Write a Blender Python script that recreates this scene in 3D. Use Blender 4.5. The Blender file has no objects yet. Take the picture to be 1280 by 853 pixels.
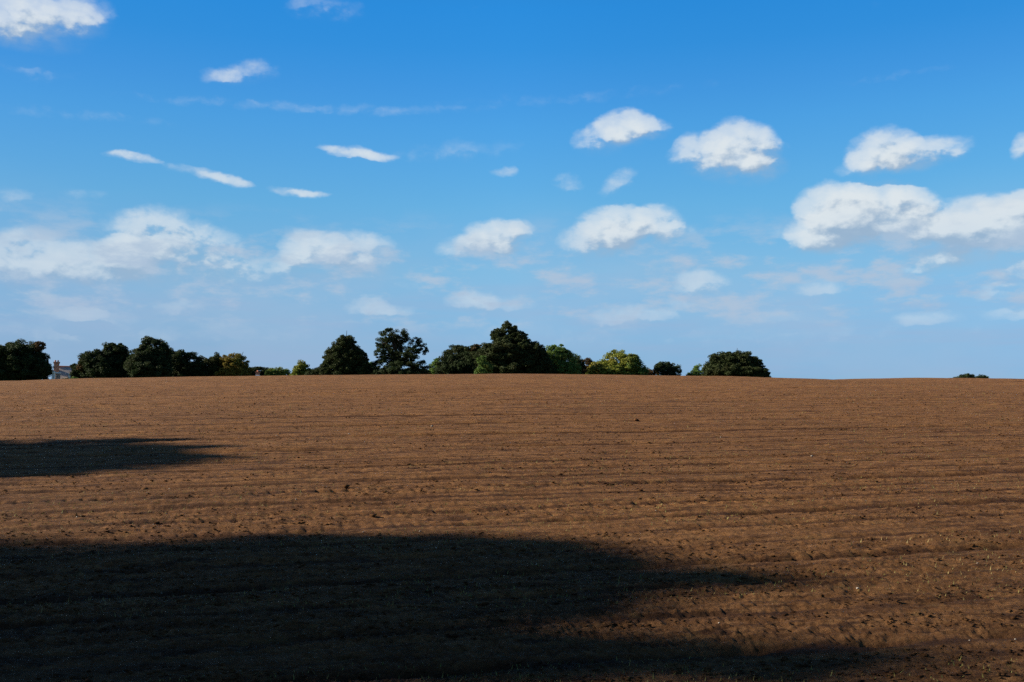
import bpy, math, random
import numpy as np
from mathutils import Vector, Matrix

R = math.radians
scene = bpy.context.scene
col = scene.collection
random.seed(7)
rng = np.random.default_rng(11)

# ------------------------------------------------------------------ camera
EYE = Vector((0.0, 0.0, 2.0))
FPX = 1280 * 35.0 / 36.0                 # focal length in photograph pixels
HORIZON = 530.0                          # row of eye level in the photograph
PITCH = math.atan((HORIZON - 426.5) / FPX)
cam_d = bpy.data.cameras.new('camera'); cam_d.lens = 35.0; cam_d.sensor_width = 36.0
cam_d.clip_start = 0.1; cam_d.clip_end = 20000.0
cam = bpy.data.objects.new('camera', cam_d); col.objects.link(cam)
cam.location = EYE; cam.rotation_euler = (R(90) + PITCH, 0, 0)
scene.camera = cam

def ray(px, py):
    """direction of a photograph pixel, world space"""
    v = Vector(((px - 640) / FPX, 1.0, -(py - 426.5) / FPX))
    c, s = math.cos(PITCH), math.sin(PITCH)
    return Vector((v.x, v.y * c - v.z * s, v.y * s + v.z * c)).normalized()

def at(px, py, Y):
    d = ray(px, py)
    return EYE + d * (Y / d.y)

# ------------------------------------------------------------------ light
SUN_EL, SUN_AZ = R(25.0), R(-88.0)       # azimuth from +Y, clockwise; sun to the left
SUN_DIR = Vector((math.sin(SUN_AZ) * math.cos(SUN_EL), math.cos(SUN_AZ) * math.cos(SUN_EL), math.sin(SUN_EL)))
sun_d = bpy.data.lights.new('sun', 'SUN'); sun_d.energy = 5.0; sun_d.angle = R(0.8); sun_d.color = (1.0, 0.87, 0.70)
sun = bpy.data.objects.new('sun', sun_d); col.objects.link(sun)
sun.rotation_euler = SUN_DIR.to_track_quat('Z', 'Y').to_euler()
scene.cycles.use_denoising = False         # keep the fine grain of the soil
scene.cycles.adaptive_threshold = 0.006
scene.cycles.sample_clamp_indirect = 0.6
scene.cycles.sample_clamp_direct = 3.0
scene.view_settings.view_transform = 'Standard'
scene.view_settings.look = 'None'
scene.view_settings.gamma = 1.0
scene.view_settings.use_curve_mapping = False
scene.view_settings.exposure = 1.4

# ------------------------------------------------------------------ node helper
class NT:
    def __init__(s, tree): s.t = tree; s.n = tree.nodes; s.l = tree.links
    def new(s, typ, **kw):
        n = s.n.new(typ)
        for k, v in kw.items(): setattr(n, k, v)
        return n
    def put(s, sock, v):
        if v is None: return
        if isinstance(v, bpy.types.NodeSocket): s.l.new(v, sock)
        else: sock.default_value = v
    def m(s, op, a, b=None, c=None, clamp=False):
        n = s.new('ShaderNodeMath', operation=op, use_clamp=clamp)
        for i, v in enumerate((a, b, c)):
            if v is not None: s.put(n.inputs[i], v)
        return n.outputs[0]
    def vm(s, op, a, b=None, c=None, out=0):
        n = s.new('ShaderNodeVectorMath', operation=op)
        s.put(n.inputs[0], a); s.put(n.inputs[1], b); s.put(n.inputs[2], c)
        return n.outputs[out]
    def xyz(s, x, y, z):
        n = s.new('ShaderNodeCombineXYZ')
        for i, v in enumerate((x, y, z)): s.put(n.inputs[i], v)
        return n.outputs[0]
    def sep(s, v):
        n = s.new('ShaderNodeSeparateXYZ'); s.put(n.inputs[0], v); return n.outputs
    def noise(s, vec, scale, detail=4.0, rough=0.55, out='Fac', dist=0.0):
        n = s.new('ShaderNodeTexNoise'); s.put(n.inputs['Vector'], vec)
        n.inputs['Scale'].default_value = scale; n.inputs['Detail'].default_value = detail
        n.inputs['Roughness'].default_value = rough; n.inputs['Distortion'].default_value = dist
        return n.outputs[out]
    def mix(s, f, a, b, blend='MIX'):
        n = s.new('ShaderNodeMix', data_type='RGBA', blend_type=blend)
        s.put(n.inputs[0], f); s.put(n.inputs[6], a); s.put(n.inputs[7], b)
        return n.outputs[2]
    def smooth(s, v, lo, hi, a=0.0, b=1.0):
        n = s.new('ShaderNodeMapRange', interpolation_type='SMOOTHSTEP')
        s.put(n.inputs[0], v)
        for i, x in enumerate((lo, hi, a, b)): n.inputs[i + 1].default_value = x
        return n.outputs[0]
    def ramp(s, v, stops):
        n = s.new('ShaderNodeValToRGB'); s.put(n.inputs[0], v)
        e = n.color_ramp.elements
        while len(e) < len(stops): e.new(0.5)
        for k, (p, c) in enumerate(stops):
            e[k].position = p; e[k].color = (*c, 1.0)
        return n.outputs[0]

# ------------------------------------------------------------------ world: sky with clouds
# clouds: (px, py, half width, half height, strength, tilt in degrees) read off the photograph,
# turned into azimuth / elevation below
CLOUDS = [
 (50, 28, 82, 32, .8, 2), (100, 14, 48, 30, .5, 0), (15, 18, 60, 36, .5, 0),
 (311, 88, 48, 17, .42, 8), (405, 6, 60, 20, .28, 0), (275, 90, 30, 12, .3, 0),
 (450, 187, 56, 10, .55, -8), (465, 190, 36, 6, .4, -6), (425, 181, 28, 5, .3, -4), (166, 195, 38, 7.5, .50, -5), (160, 193, 24, 5, .3, -5), (258, 216, 66, 8.5, .48, -6), (285, 220, 40, 5, .35, -5),
 (374, 235, 48, 7, .5, -2), (385, 236, 32, 4.5, .4, -2), (632, 212, 22, 8, .5, 0), (380, 130, 280, 9, .20, 1),
 (700, 120, 260, 10, .12, 3), (570, 186, 110, 16, .20, 2), (90, 138, 150, 9, .15, 0),
 (783, 155, 48, 24, 1.0, 0), (750, 172, 44, 22, .7, 0), (815, 155, 32, 16, .55, 0),
 (925, 178, 50, 34, 1.1, 0), (875, 188, 44, 28, .8, 0), (925, 208, 60, 24, .75, 0), (955, 190, 34, 34, .4, 0),
 (1105, 185, 52, 28, 1.0, 0), (1160, 190, 60, 20, .85, 6), (1082, 202, 38, 18, .5, 0), (1110, 206, 55, 12, .25, 0),
 (1045, 254, 58, 32, 1.4, 0), (1100, 255, 66, 34, 1.2, 0), (1040, 288, 62, 30, 1.1, 0), (1140, 248, 36, 20, .7, 0),
 (1110, 288, 120, 30, .8, 0), (1020, 300, 50, 18, .6, 0),
 (1240, 270, 110, 32, 1.3, 0), (1215, 292, 120, 28, .8, 0), (1275, 262, 60, 26, .7, 0), (1175, 326, 52, 18, .75, 0),
 (1285, 334, 50, 20, .8, 0), (1282, 181, 20, 20, .8, 0), (1255, 312, 90, 20, .5, 0),
 (620, 293, 50, 26, 1.05, 0), (595, 309, 58, 20, .75, 0), (645, 285, 36, 16, .6, 0), (630, 312, 50, 16, .4, 0),
 (772, 277, 56, 30, 1.15, 0), (745, 298, 58, 24, .9, 0), (822, 272, 40, 26, .8, 0), (815, 292, 66, 22, .7, 0), (770, 312, 60, 14, .3, 0),
 (125, 326, 70, 28, 1.1, 0), (165, 312, 50, 22, .7, 0), (190, 318, 60, 34, .75, 0), (200, 288, 80, 32, .50, 0), (35, 318, 66, 38, .8, 0), (195, 276, 46, 24, .35, 0),
 (265, 305, 56, 28, .5, 0), (285, 330, 60, 24, .35, 0), (5, 345, 80, 30, .6, 0), (90, 352, 90, 24, .35, 0), (230, 340, 150, 30, .42, 0),
 (395, 308, 52, 26, 1.05, 0), (450, 312, 64, 28, .85, 0), (420, 330, 90, 20, .5, 0), (355, 324, 40, 14, .3, 0),
 (97, 388, 36, 9, 1.0, 4), (130, 393, 50, 14, .4, 0), (228, 383, 34, 16, .55, 0), (462, 382, 36, 18, .75, 0), (490, 388, 40, 12, .5, 0),
 (590, 374, 44, 17, .8, 0), (630, 379, 50, 14, .5, 0), (790, 394, 66, 17, .75, 0), (835, 391, 36, 10, .35, 0),
 (878, 350, 42, 20, .95, 0), (862, 376, 34, 12, .4, 0), (905, 376, 50, 12, .34, 0), (1022, 358, 36, 14, .55, 0),
 (1265, 362, 46, 14, .65, 0), (1160, 396, 44, 9, .5, 0), (1265, 388, 50, 10, .5, 0), (970, 393, 40, 9, .4, 0), (775, 222, 34, 16, .42, 30),
 (708, 226, 24, 13, .36, 0), (20, 241, 24, 13, .34, 0), (105, 240, 30, 9, .3, 0), (35, 82, 60, 14, .17, 0), (1120, 91, 90, 6, .13, 3),
 (60, 415, 160, 22, .3, 0), (400, 350, 160, 18, .3, 0), (300, 420, 200, 20, .22, 0), (985, 285, 40, 12, .25, 0), (1000, 420, 300, 24, .22, 0), (700, 420, 220, 18, .2, 0)]

def cloud_field_group():
    g = bpy.data.node_groups.new('cloud_field', 'ShaderNodeTree')
    g.interface.new_socket('Vector', in_out='INPUT', socket_type='NodeSocketVector')
    g.interface.new_socket('Value', in_out='OUTPUT', socket_type='NodeSocketFloat')
    t = NT(g)
    gi = t.new('NodeGroupInput'); go = t.new('NodeGroupOutput')
    acc = float(sum(c[4] for c in CLOUDS))
    for (px, py, rx, ry, s, tilt) in CLOUDS:
        d = ray(px, py)
        az, el = math.atan2(d.x, d.y), math.asin(d.z)
        mp = t.new('ShaderNodeMapping', vector_type='TEXTURE')
        mp.inputs[1].default_value = (az, el, 0)
        mp.inputs[2].default_value = (0, 0, R(tilt))
        mp.inputs[3].default_value = (rx * .98 / FPX, ry * 1.06 / FPX, 1)
        t.l.new(gi.outputs[0], mp.inputs[0])
        gr = t.new('ShaderNodeTexGradient', gradient_type='SPHERICAL')
        t.l.new(mp.outputs[0], gr.inputs[0])
        q = t.m('SUBTRACT', 1.0, gr.outputs['Fac'])                 # distance from the blob's middle, 0 to 1
        acc = t.m('MULTIPLY_ADD', t.m('MULTIPLY', q, q), -s, acc)
    t.l.new(acc, go.inputs[0])
    return g

world = bpy.data.worlds.new('World'); scene.world = world; world.use_nodes = True
w = NT(world.node_tree); w.n.clear()
tc = w.new('ShaderNodeTexCoord')
D = w.vm('NORMALIZE', tc.outputs['Generated'])
x, y, z = w.sep(D)
az = w.m('ARCTAN2', x, y); el = w.m('ARCSINE', z)
# the same cloud field carries on all the way round, folded every 60 degrees
HALF = R(30.5)
azf = w.m('SUBTRACT', w.m('PINGPONG', w.m('ADD', az, HALF), 2 * HALF), HALF)
P = w.xyz(azf, el, 0.0)
NP = w.vm('MULTIPLY', w.xyz(az, el, 0.0), (1.0, 1.5, 1.0))
wn = w.noise(NP, 9.0, 2.0, .5, 'Color')
wn2 = w.noise(NP, 38.0, 3.0, .6, 'Color')
warp = w.vm('ADD', w.vm('MULTIPLY', w.vm('SUBTRACT', wn, (.5, .5, .5)), (.018, .010, 0)),
            w.vm('MULTIPLY', w.vm('SUBTRACT', wn2, (.5, .5, .5)), (.016, .011, 0)))
PW = w.vm('ADD', w.vm('ADD', P, warp), (.001, .0025, 0))
grp = cloud_field_group()
def field(vec):
    n = w.new('ShaderNodeGroup'); n.node_tree = grp
    w.l.new(vec, n.inputs[0]); return n.outputs[0]
F0 = field(PW)
OFF = (-.006, .0115, 0)                             # towards the sun, across the cloud face
F1 = field(w.vm('ADD', PW, OFF))
def billow(vec):
    n1 = w.noise(vec, 30.0, 7.0, .62)
    v = w.new('ShaderNodeTexVoronoi', feature='SMOOTH_F1'); w.put(v.inputs['Vector'], w.vm('ADD', vec, w.vm('MULTIPLY', w.vm('SUBTRACT', wn2, (.5, .5, .5)), (.03, .03, 0))))
    v.inputs['Scale'].default_value = 52.0; v.inputs['Smoothness'].default_value = .35; v.inputs['Detail'].default_value = 1.0
    return w.m('ADD', n1, w.m('MULTIPLY', w.m('SUBTRACT', .45, v.outputs['Distance']), .30))
fb = billow(NP); fb1 = billow(w.vm('ADD', NP, (-.006, .010, 0)))
def dens(F, n):
    return w.m('ADD', F, w.m('MULTIPLY', w.m('SUBTRACT', n, .5), w.m('MULTIPLY_ADD', w.m('MINIMUM', F, 1.0), 1.5, .16)))
D0 = dens(F0, fb)
# more cloud towards the sun than here -> shaded base (1), less -> sunlit top (0)
lit = w.m('DIVIDE', w.m('SUBTRACT', F1, F0), w.m('MAXIMUM', F0, .40))
lit = w.m('ADD', lit, w.m('MULTIPLY', w.m('SUBTRACT', fb1, fb), 1.5))
lit = w.m('ADD', lit, w.m('MULTIPLY', w.m('SUBTRACT', w.noise(NP, 14.0, 5.0, .6), .5), .9))
lit = w.smooth(lit, -.46, .36)
shade = lit
alpha = w.smooth(w.m('DIVIDE', D0, w.m('MULTIPLY_ADD', shade, .80, .60)), .0, 1.0)
elr = w.m('DIVIDE', el, R(90))
sky_n = w.new('ShaderNodeTexSky', sky_type='NISHITA')
sky_n.sun_disc = False; sky_n.sun_elevation = SUN_EL; sky_n.sun_rotation = SUN_AZ
sky_n.air_density = 1.0; sky_n.dust_density = 0.6; sky_n.ozone_density = 3.0; sky_n.altitude = 100
SKY_TINT = [(0.0, (.120, .190, .340)),
            (0.0306, (0.124, 0.184, 0.303)),
            (0.0459, (0.145, 0.197, 0.283)),
            (0.0663, (0.170, 0.229, 0.288)),
            (0.0970, (0.194, 0.273, 0.301)),
            (0.1374, (0.153, 0.297, 0.335)),
            (0.1574, (0.136, 0.298, 0.354)),
            (0.1870, (0.108, 0.295, 0.382)),
            (0.2089, (0.087, 0.280, 0.392)),
            (0.2350, (0.057, 0.272, 0.402)),
            (0.2583, (0.046, 0.273, 0.417)),
            (.5, (.045, .120, .17)),
            (1.0, (.040, .080, .105))]
tint = w.ramp(elr, SKY_TINT)
sky_c = w.vm('MULTIPLY', w.vm('MULTIPLY', sky_n.outputs[0], tint), (4.0, 4.0, 4.0))
glow = w.ramp(w.m('MULTIPLY_ADD', x, .5, .5), [(0.0, (.68, .68, .68)), (.275, (.71, .71, .74)), (.34, (.80, .80, .81)), (.41, (.89, .89, .90)), (.5, (1, 1, 1)), (.65, (.99, .99, .99)), (.75, (.94, .94, .94)), (1.0, (.9, .9, .9))])
sky_c = w.vm('MULTIPLY', sky_c, glow)              # dims the sky model's glow on the sun's side
top_c = (5.7, 6.1, 6.3, 1); base_c = (2.55, 3.45, 4.55, 1)
cl_c = w.mix(shade, top_c, base_c)
low = w.smooth(el, R(3.2), R(12.5), .62, 0.0)       # far clouds sink into the haze of the horizon
cl_c = w.mix(low, cl_c, sky_c)
a2 = w.m('MULTIPLY', alpha, w.smooth(D0, 0.0, 1.6, .52, .95))
fin = w.mix(a2, sky_c, cl_c)
# more of the same cumulus added overhead, out of view, to warm the ground shadows
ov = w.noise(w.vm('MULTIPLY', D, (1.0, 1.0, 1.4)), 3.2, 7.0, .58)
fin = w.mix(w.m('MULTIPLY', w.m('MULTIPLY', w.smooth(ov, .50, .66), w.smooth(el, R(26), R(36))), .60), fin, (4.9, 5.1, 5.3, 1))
# broken, faint low clouds all round the horizon
lown = w.noise(w.vm('MULTIPLY', w.xyz(az, el, 0.0), (1.0, 2.6, 1.0)), 15.0, 7.0, .60)
lowm = w.m('MULTIPLY', w.smooth(el, R(4.5), R(6.5)), w.smooth(el, R(12.5), R(8.5)))
fin = w.mix(w.m('MULTIPLY', w.m('MULTIPLY', w.smooth(lown, .47, .66), lowm), .95), fin, (3.2, 4.15, 5.3, 1))
veil = w.noise(w.vm('MULTIPLY', w.xyz(az, el, 0.0), (1.0, 1.8, 1.0)), 4.0, 4.0, .55)
fin = w.mix(w.m('MULTIPLY', w.m('MULTIPLY', w.smooth(veil, .40, .66), w.smooth(el, R(14), R(7))), .34), fin, (3.0, 3.9, 5.2, 1))
# thin grey-violet streaks just above the horizon
st = w.noise(w.vm('MULTIPLY', w.xyz(az, el, 0.0), (3.0, 26.0, 1.0)), 2.2, 5.0, .6)
stf = w.m('MULTIPLY', w.smooth(st, .40, .72), w.m('MULTIPLY', w.smooth(el, R(11.5), R(4)), .40))
fin = w.mix(stf, fin, (2.5, 3.4, 5.0, 1))
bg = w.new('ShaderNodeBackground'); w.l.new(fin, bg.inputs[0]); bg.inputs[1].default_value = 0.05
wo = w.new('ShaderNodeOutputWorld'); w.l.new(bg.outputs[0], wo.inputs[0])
world.cycles.sampling_method = 'MANUAL'; world.cycles.sample_map_resolution = 512

# ------------------------------------------------------------------ materials
def material(name, rough=0.9, spec=0.2):
    mt = bpy.data.materials.new(name); mt.use_nodes = True
    t = NT(mt.node_tree)
    b = t.n['Principled BSDF']
    b.inputs['Roughness'].default_value = rough
    b.inputs['Specular IOR Level'].default_value = spec
    return mt, t, b

FUR = R(12.0)                             # the drill rows run to the right and slightly away
def soil_material(name, dark=1.0):
    mt, t, b = material(name, 1.0, 0.08)
    g = t.new('ShaderNodeNewGeometry').outputs['Position']
    rot = t.new('ShaderNodeVectorRotate', rotation_type='Z_AXIS'); t.put(rot.inputs['Vector'], g); rot.inputs['Angle'].default_value = -FUR
    v = rot.outputs[0]
    n1 = t.noise(v, 0.35, 5.0, .6)
    n2 = t.noise(v, 26.0, 5.0, .7)
    n3 = t.noise(t.vm('MULTIPLY', v, (.035, 1.0, 1.0)), 1.6, 6.0, .72)     # rows with furrow shade painted in, a metre and more apart
    n5 = t.noise(t.vm('MULTIPLY', v, (.08, .9, 1.0)), 4.2, 4.0, .7)
    n4 = t.noise(t.vm('MULTIPLY', v, (.8, 3.4, 1.0)), 1.9, 5.0, .72)       # short dark dashes along them, tread shade painted in
    n6 = t.noise(t.vm('MULTIPLY', v, (.10, .55, 1.0)), .9, 5.0, .7)
    c = t.mix(t.smooth(n1, .3, .7), (.0735, .0330, .0128, 1), (.0850, .0400, .0155, 1))
    c = t.mix(t.smooth(n2, .35, .7), c, (.112, .058, .0240, 1))
    c = t.mix(t.m('MULTIPLY', t.smooth(n3, .47, .60), .26), c, (.040, .0180, .0080, 1))
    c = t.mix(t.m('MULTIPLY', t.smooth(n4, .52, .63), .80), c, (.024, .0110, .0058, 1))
    c = t.mix(t.m('MULTIPLY', t.smooth(n5, .50, .62), .40), c, (.044, .0195, .0090, 1))
    c = t.mix(t.m('MULTIPLY', t.smooth(n6, .54, .74), .15), c, (.120, .062, .026, 1))
    # drill rows: groove shade painted as a thin dark line every 0.78 m, coming and going along its length
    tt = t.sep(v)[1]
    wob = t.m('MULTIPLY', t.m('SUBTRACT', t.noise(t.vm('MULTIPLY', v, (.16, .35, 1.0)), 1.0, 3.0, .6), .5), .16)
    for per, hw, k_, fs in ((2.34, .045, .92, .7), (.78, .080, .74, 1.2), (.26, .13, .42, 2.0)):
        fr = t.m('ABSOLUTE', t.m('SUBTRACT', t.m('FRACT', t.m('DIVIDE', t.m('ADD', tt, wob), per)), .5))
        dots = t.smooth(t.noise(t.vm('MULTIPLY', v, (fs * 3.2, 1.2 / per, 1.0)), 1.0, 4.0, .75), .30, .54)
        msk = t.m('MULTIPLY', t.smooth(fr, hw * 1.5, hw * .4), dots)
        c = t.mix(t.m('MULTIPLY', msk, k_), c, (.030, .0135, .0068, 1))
    # dry straw and seedlings tint the soil in patches
    c = t.mix(t.m('MULTIPLY', t.smooth(t.noise(v, 3.0, 6.0, .7), .55, .72), .45), c, (.092, .062, .0235, 1))
    # crumb and clod mottling, from hand size to stride size
    for k_, (sx, sy) in enumerate(((12.0, 20.0), (4.5, 8.0), (1.6, 5.0))):
        nn = t.noise(t.vm('MULTIPLY', v, (sx, sy, 1.0)), 1.0, 3.0, .75)
        c = t.mix(1.0, c, t.ramp(nn, [(.32, (.76, .73, .70)), (.5, (1, 1, 1)), (.68, (1.22, 1.24, 1.26))]), 'MULTIPLY')
    # light falloff painted into the soil: darker near the camera, paler up the rise
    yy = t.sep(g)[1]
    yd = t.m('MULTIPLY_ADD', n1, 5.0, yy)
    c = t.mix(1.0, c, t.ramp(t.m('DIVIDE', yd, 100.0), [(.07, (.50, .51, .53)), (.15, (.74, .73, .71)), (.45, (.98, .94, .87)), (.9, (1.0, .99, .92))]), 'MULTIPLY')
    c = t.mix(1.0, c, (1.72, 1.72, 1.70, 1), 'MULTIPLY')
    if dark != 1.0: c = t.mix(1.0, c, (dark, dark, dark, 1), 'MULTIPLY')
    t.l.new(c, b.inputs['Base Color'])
    bp = t.new('ShaderNodeBump'); bp.inputs['Strength'].default_value = 1.0; bp.inputs['Distance'].default_value = .03
    t.l.new(t.noise(v, 32.0, 6.0, .8), bp.inputs['Height'])
    t.l.new(bp.outputs[0], b.inputs['Normal'])
    return mt

def leaf_material(name, c1, c2, c3, amount=.5):
    """c1 main colour, c2 leaf to leaf variation, c3 turning patches"""
    mt, t, b = material(name, .7, .12)
    gm = t.new('ShaderNodeNewGeometry'); r = gm.outputs['Random Per Island']
    n = t.noise(gm.outputs['Position'], .35, 3.0, .6)
    n2 = t.noise(gm.outputs['Position'], 1.6, 2.0, .6)
    c = t.mix(r, (*c1, 1), (*c2, 1))
    c = t.mix(t.m('MULTIPLY', t.smooth(n, .50, .68), amount), c, (*c3, 1))
    c = t.mix(1.0, c, t.ramp(n2, [(.3, (.65, .65, .65)), (.7, (1.3, 1.3, 1.3))]), 'MULTIPLY')
    t.l.new(c, b.inputs['Base Color'])
    tr = t.new('ShaderNodeBsdfTranslucent'); t.l.new(c, tr.inputs[0])
    mx = t.new('ShaderNodeMixShader'); mx.inputs[0].default_value = .25
    t.l.new(b.outputs[0], mx.inputs[1]); t.l.new(tr.outputs[0], mx.inputs[2])
    t.l.new(mx.outputs[0], t.n['Material Output'].inputs[0])
    return mt

def plain(name, c, c2=None, scale=8.0, rough=.8, spec=.2, bump=.0):
    mt, t, b = material(name, rough, spec)
    g = t.new('ShaderNodeTexCoord').outputs['Object']
    n = t.noise(g, scale, 5.0, .65)
    t.l.new(t.mix(t.smooth(n, .3, .7), (*c, 1), (*(c2 or [k * .7 for k in c]), 1)), b.inputs['Base Color'])
    if bump:
        bp = t.new('ShaderNodeBump'); bp.inputs['Strength'].default_value = bump; bp.inputs['Distance'].default_value = .03
        t.l.new(n, bp.inputs['Height']); t.l.new(bp.outputs[0], b.inputs['Normal'])
    return mt

def brick_material():
    mt, t, b = material('brick', .9, .15)
    tcn = t.new('ShaderNodeTexCoord').outputs['Object']
    ox, oy, oz = t.sep(tcn)
    br = t.new('ShaderNodeTexBrick'); t.l.new(t.xyz(t.m('ADD', ox, oy), oz, 0.0), br.inputs['Vector'])
    br.inputs['Color1'].default_value = (.25, .085, .05, 1); br.inputs['Color2'].default_value = (.33, .13, .08, 1)
    br.inputs['Mortar'].default_value = (.33, .27, .21, 1); br.inputs['Scale'].default_value = 1.0
    br.inputs['Brick Width'].default_value = .225; br.inputs['Row Height'].default_value = .075; br.inputs['Mortar Size'].default_value = .008
    t.l.new(br.outputs[0], b.inputs['Base Color'])
    return mt

M = {}
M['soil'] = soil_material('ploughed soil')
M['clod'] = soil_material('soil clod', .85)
M['grass'] = plain('rough grass', (.05, .075, .02), (.09, .09, .03), .4, .95, .1)
M['stone'] = plain('pale flint', (.30, .27, .22), (.16, .13, .10), 30, .7, .3)
M['bark'] = plain('bark', (.045, .035, .025), (.02, .016, .012), 6, .95, .1, .6)
M['dark'] = leaf_material('dark green leaves', (.020, .034, .013), (.030, .046, .016), (.050, .045, .016), .35)
M['olive'] = leaf_material('olive leaves', (.026, .040, .013), (.036, .046, .015), (.050, .046, .016), .45)
M['green'] = leaf_material('mid green leaves', (.070, .125, .028), (.095, .155, .034), (.18, .18, .035), .5)
M['yellow'] = leaf_material('yellow green leaves', (.13, .165, .026), (.18, .195, .034), (.23, .185, .035), .6)
M['gold'] = leaf_material('golden brown leaves', (.14, .115, .022), (.19, .14, .026), (.075, .10, .020), .6)
M['rust'] = leaf_material('rusty brown leaves', (.070, .045, .020), (.085, .055, .022), (.04, .04, .018), .5)
M['sprout'] = leaf_material('dry stalks and seedlings', (.16, .13, .045), (.10, .115, .03), (.20, .15, .07), .7)
M['brick'] = brick_material()
M['slate'] = plain('grey slate', (.36, .31, .28), (.25, .22, .20), 3, .65, .3, .3)
M['white'] = plain('white paint', (.80, .80, .78), (.72, .72, .70), 3, .5, .4)
M['render'] = plain('cream render', (.58, .53, .46), (.5, .46, .4), 3, .9, .1)
M['terracotta'] = plain('terracotta', (.42, .17, .10), (.30, .13, .08), 6, .8, .2)
M['glass'] = plain('dark window glass', (.02, .025, .03), (.03, .035, .04), 1, .08, .6)

# ------------------------------------------------------------------ object helpers
def link(name, me, mat=None, parent=None, loc=None):
    o = bpy.data.objects.new(name, me); col.objects.link(o)
    if mat is not None and not me.materials: me.materials.append(mat)
    if parent is not None: o.parent = parent
    if loc is not None: o.location = loc
    return o

def tag(o, label=None, cat=None, group=None, kind=None):
    if label: o['label'] = label
    if cat: o['category'] = cat
    if group: o['group'] = group
    if kind: o['kind'] = kind
    return o

def mesh_np(name, V, Q, smooth=False):
    """V (n,3), Q (m,k) faces all of k corners"""
    V = np.ascontiguousarray(V, dtype=np.float32); Q = np.ascontiguousarray(Q, dtype=np.int32)
    me = bpy.data.meshes.new(name)
    k = Q.shape[1]
    me.vertices.add(len(V)); me.vertices.foreach_set('co', V.ravel())
    me.loops.add(Q.size); me.loops.foreach_set('vertex_index', Q.ravel())
    me.polygons.add(len(Q)); me.polygons.foreach_set('loop_start', np.arange(0, Q.size, k, dtype=np.int32))
    if smooth: me.polygons.foreach_set('use_smooth', np.ones(len(Q), dtype=bool))
    me.update(calc_edges=True)
    return me

class MB:
    def __init__(s): s.v = []; s.f = []
    def box(s, c, size, mat=None):
        n = len(s.v); cx, cy, cz = c; a, b, d = [k / 2 for k in size]
        pts = [Vector((cx + i * a, cy + j * b, cz + k * d)) for k in (-1, 1) for j in (-1, 1) for i in (-1, 1)]
        s.v += pts
        for f in ((0, 2, 3, 1), (4, 5, 7, 6), (0, 1, 5, 4), (2, 6, 7, 3), (0, 4, 6, 2), (1, 3, 7, 5)):
            s.f.append([n + i for i in f])
    def poly(s, pts, faces):
        n = len(s.v); s.v += [Vector(p) for p in pts]; s.f += [[n + i for i in f] for f in faces]
    def tube(s, pts, rad, sides=7):
        n0 = len(s.v); m = len(pts)
        for i, p in enumerate(pts):
            d = (Vector(pts[min(i + 1, m - 1)]) - Vector(pts[max(i - 1, 0)])).normalized()
            a = d.orthogonal().normalized(); b = d.cross(a)
            if i:                                      # keep the rings aligned
                a = (pa - d * pa.dot(d)).normalized(); b = d.cross(a)
            pa = a
            for k in range(sides):
                t = 2 * math.pi * k / sides
                s.v.append(Vector(p) + (a * math.cos(t) + b * math.sin(t)) * rad[i])
        for i in range(m - 1):
            for k in range(sides):
                q = (k + 1) % sides
                s.f.append([n0 + i * sides + k, n0 + i * sides + q, n0 + (i + 1) * sides + q, n0 + (i + 1) * sides + k])
        s.f.append([n0 + k for k in range(sides)][::-1]); s.f.append([n0 + (m - 1) * sides + k for k in range(sides)])
    def build(s, name, mat, parent=None, smooth=False, label=None):
        me = bpy.data.meshes.new(name); me.from_pydata([tuple(p) for p in s.v], [], s.f); me.update()
        if smooth:
            for p in me.polygons: p.use_smooth = True
        o = link(name, me, mat, parent)
        if label: o['label'] = label
        return o

# ------------------------------------------------------------------ terrain
TAB = rng.random((256, 256)).astype(np.float32)
def vnoise(x, y, seed=0):
    x = np.asarray(x) + seed * 17.31; y = np.asarray(y) + seed * 9.77
    xi = np.floor(x).astype(np.int64); yi = np.floor(y).astype(np.int64)
    fx = (x - xi).astype(np.float32); fy = (y - yi).astype(np.float32)
    fx = fx * fx * (3 - 2 * fx); fy = fy * fy * (3 - 2 * fy)
    a = TAB[xi & 255, yi & 255]; b = TAB[(xi + 1) & 255, yi & 255]
    c = TAB[xi & 255, (yi + 1) & 255]; d = TAB[(xi + 1) & 255, (yi + 1) & 255]
    return (a * (1 - fx) + b * fx) * (1 - fy) + (c * (1 - fx) + d * fx) * fy

CREST = 120.0
CX = np.array([(p - 640) / FPX for p in (-400, 0, 200, 400, 640, 870, 960, 1080, 1280, 1700)]) * 95.0
CY = np.array([482, 477.5, 472.2, 469.5, 468, 470.2, 472.4, 474.0, 474.8, 477])
_t = np.linspace(.3, 1.0, 400)
def crest_height(py):                     # height whose skyline shows at this row
    k = (HORIZON - py) / FPX
    lo, hi = 2.0, 12.0
    for _ in range(40):
        m_ = (lo + hi) / 2
        if ((m_ * np.sin(_t * math.pi / 2) - 2) / (_t * CREST)).max() > k: hi = m_
        else: lo = m_
    return lo
CZ = np.array([crest_height(p) for p in CY])
_xs = np.linspace(-400, 400, 801)
def smooth_profile(cz):
    zs = np.interp(_xs, CX, cz); k = np.hanning(17); k /= k.sum()
    return np.convolve(np.pad(zs, 8, mode='edge'), k, mode='valid')
for _ in range(40):                      # settle the heights until the skyline runs where the photograph shows it
    _zs = smooth_profile(CZ)
    _Y = np.linspace(30, 118, 200)
    for q, p in enumerate(CX / 95.0):
        ang = ((np.interp(p * _Y, _xs, _zs) * np.sin(_Y / CREST * math.pi / 2) - 2) / _Y).max()
        CZ[q] += ((HORIZON - CY[q]) / FPX - ang) * 40
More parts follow.
